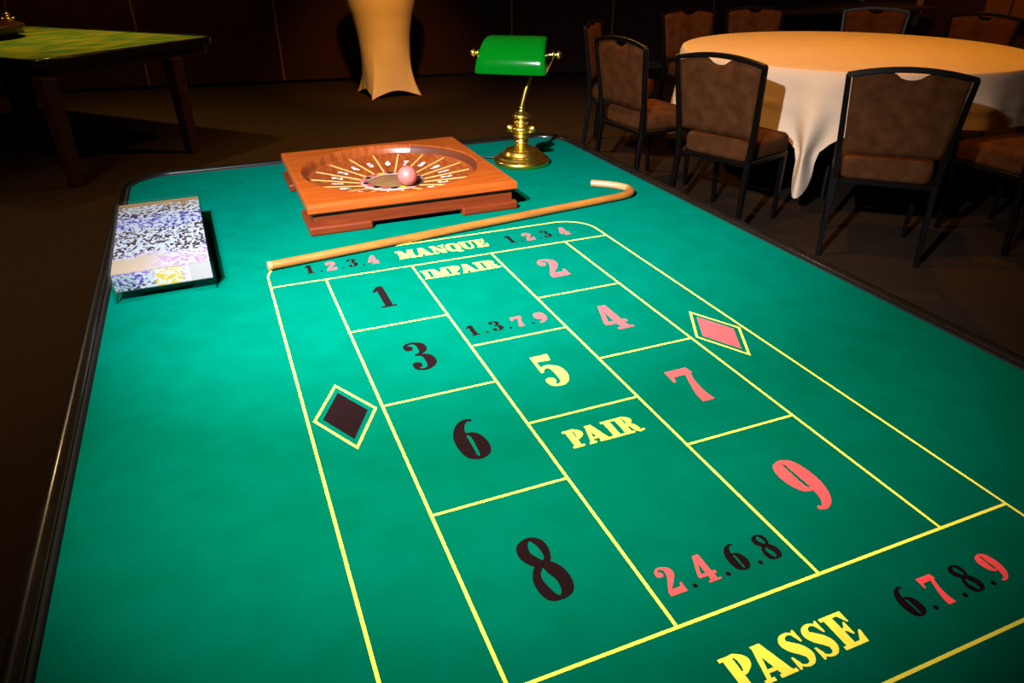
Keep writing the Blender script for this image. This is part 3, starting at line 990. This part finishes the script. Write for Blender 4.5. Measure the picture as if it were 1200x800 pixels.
def make_chair():
    """faces +y; origin on the floor"""
    t = empty('banquet_chair')
    # back posts with legs
    for s in (-1, 1):
        MB().bar([(s * .246, -.255, 0), (s * .238, -.215, .43), (s * .250, -.220, .58), (s * .279, -.265, .955)],
                 [(.012, .014), (.016, .018), (.015, .016), (.013, .013)]).build('back_post', M['chairframe'], t, bevel=.003, segs=1)
        MB().bar([(s * .222, .215, 0), (s * .228, .205, .43)], [(.011, .012), (.016, .016)]).build('leg', M['chairframe'], t, bevel=.003, segs=1)
        MB().box((s * .232, -.005, .415), (.024, .44, .028)).build('side_rail', M['chairframe'], t, bevel=.003, segs=1)
    for y in (-.212, .205):
        MB().box((0, y, .415), (.45, .022, .028)).build('cross_rail', M['chairframe'], t, bevel=.003, segs=1)
    # arched top rail
    path = []
    for k in range(13):
        x = -.287 + .574 * k / 12
        path.append((x, -.266, .953 + .035 * (1 - (x / .287) ** 2)))
    rg = []
    for x, y, z in path:
        rg.append([(x, y - .015, z - .014), (x, y + .015, z - .014), (x, y + .013, z + .012), (x, y - .013, z + .012)])
    MB().loft(rg, True, True, False).build('top_rail', M['chairframe'], t, bevel=.003, segs=1)
    # upholstered back with a scooped hand hole below the rail
    N = 24

    def back_grid(yoff):
        rows = []
        for j in range(13):
            v = j / 12
            row = []
            for i in range(N + 1):
                u = -1 + 2 * i / N
                z1 = .942 + .035 * (1 - u * u)
                sc = max(0.0, 1 - (u / .27) ** 2)
                z1 -= .040 * sc ** .6
                z0 = .562
                z = z0 + (z1 - z0) * v
                hwid = .236 + (z - .58) * .085 - .006
                y = -.220 - max(0, z - .58) * .12
                puff = (1 - abs(u) ** 6) * (1 - abs(2 * v - 1) ** 8)
                row.append((u * hwid, y + yoff * (.35 + .65 * puff), z))
            rows.append(row)
        return rows
    fr_, bk = back_grid(.026), back_grid(-.016)
    mb = MB()
    mb.loft(fr_, False, False)
    mb.loft(bk, False, False)
    for a, b in ((fr_[0], bk[0]), (fr_[-1], bk[-1]), ([r[0] for r in fr_], [r[0] for r in bk]), ([r[-1] for r in fr_], [r[-1] for r in bk])):
        m = len(a)
        mb.add(a + b, [(i, i + 1, m + i + 1, m + i) for i in range(m - 1)], True)
    mb.build('backrest', M['suede'], t, weld=True)
    # seat cushion
    lv = [(.955, .428), (.99, .434), (1.0, .448), (1.0, .498), (.985, .518), (.94, .532), (.8, .541), (.4, .546)]
    base = []
    n = 9
    r = .05
    for cx, cyy, a0 in ((.245 - r, .235 - r, 0), (-.245 + r, .235 - r, 90), (-.222 + r, -.205 + r, 180), (.222 - r, -.205 + r, 270)):
        for k in range(n + 1):
            a = math.radians(a0 + 90 * k / n)
            base.append((cx + r * math.cos(a), cyy + r * math.sin(a)))
    MB().loft([[(x * k, y * k, z) for x, y in base] for k, z in lv]).build('seat', M['suede'], t)
    return t


def put(ch, x, y, rz_deg, label):
    ch.location = (x, y, 0)
    ch.rotation_euler = (0, 0, math.radians(rz_deg) - PI / 2)
    tag(ch, label, 'chair', 'chairs around the round table')


proto = make_chair()
# x, y of the chair's middle, facing direction in degrees
chairs = [
    (3.285, 1.285, 46.8, 'brown suede banquet chair with full back turned to us, right of the hanging cloth corner'),
    (2.835, 1.99, 20, 'brown suede banquet chair just left of the hanging tablecloth corner'),
    (2.77, 2.87, 5, 'brown suede banquet chair half turned, behind the lamp side of the round table'),
    (3.12, 3.83, -40, 'leftmost banquet chair seen edge on at the round table'),
    (4.27, 4.40, -94, 'banquet chair facing us at the far left rim of the round table'),
    (4.90, 4.34, -111, 'second banquet chair from the left facing us behind the round table'),
    (5.72, 3.83, -140, 'dim banquet chair behind the round table in front of the dark door'),
    (5.95, 3.02, -163, 'dim banquet chair at the far right behind the round table'),
    (4.12, 1.10, 88, 'banquet chair cut by the right edge of the picture, showing seat and one leg'),
    (5.15, 1.25, 122, 'banquet chair mostly hidden at the right edge beyond the tablecloth'),
]
for i, (x, y, a, lb) in enumerate(chairs):
    put(proto if i == 0 else copy_tree(proto), x, y, a, lb)

# ------------------------------------------------------------------ cocktail table in stretch cover
ck = empty('cocktail_table', (1.925, 7.12, 0), math.radians(5))
tag(ck, 'cocktail table in cream stretch cover standing before the back wall', 'table')
mb = MB()
NA = 96
rings = []
H = 1.16
NSV = 40


def cover_r(z):
    pts = [(0.0, .335), (.08, .318), (.2, .300), (.4, .286), (.6, .290), (.8, .326), (.95, .372), (1.08, .405), (1.16, .41)]
    P = catmull(pts, 8)
    for (a, ra), (b, rb_) in zip(P[:-1], P[1:]):
        if a <= z <= b:
            return ra + (rb_ - ra) * (z - a) / max(b - a, 1e-6)
    return pts[-1][1]


for k in range(NSV + 1):
    u = k / NSV
    ring = []
    for i in range(NA):
        th = 2 * PI * i / NA
        d = abs((th + 0) % (PI / 2) - PI / 4) / (PI / 4)      # 0 at a foot, 1 between the feet
        hem = .075 * (1 - (1 - d) ** 2) ** .8
        z = hem + (H - hem) * u
        low = max(0.0, 1 - z / .55)
        r = cover_r(z)
        r *= 1 + low ** 1.2 * (.14 * (1 - d) ** 2 - .20 * d ** .7)
        r *= 1 + low ** 3 * .10 * max(0, 1 - d * 5)
        ring.append((r * math.cos(th), r * math.sin(th), z))
    rings.append(ring)
mb.loft(rings, True, False)
mb.build('stretch_cover', M['spandex'], ck)
MB().lathe([(0, H + .012), (.395, H + .012), (.410, H + .006), (.412, H - .01), (.40, H - .02), (0, H - .02)], 64).build('cover_top', M['spandex'], ck)
MB().lathe([(.03, .05), (.03, H - .03)], 16).build('pole', M['chairframe'], ck)
for k in range(4):
    a = math.radians(45 + 90 * k)
    MB().tube([(0, 0, .10), (.36 * math.cos(a), .36 * math.sin(a), .022)], .016, 10).build('foot', M['chairframe'], ck)

# ------------------------------------------------------------------ things on the far left table
bw = empty('wheel_bowl', (-1.80, 6.10, T))
tag(bw, 'dark wooden wheel bowl standing at the left edge on the far gaming table', 'game wheel')
MB().lathe([(0, 0), (.30, 0), (.34, .01), (.40, .05), (.43, .085), (.43, .10), (.42, .105), (.40, .10), (.38, .075), (.30, .05), (.16, .045), (.14, .055), (0, .06)], 56).build('bowl', M['leg'], bw)
MB().lathe([(.02, .058), (.022, .075), (.012, .085), (.012, .12), (.02, .13), (.012, .145), (0, .148)], 20).build('turret', M['brass'], bw)
lamp2.location = (-1.55, 6.5, T)
lamp2.rotation_euler = (0, 0, math.radians(20))
lamp2['label'] = 'brass lamp on the far left gaming table, cut by the top edge of the picture'
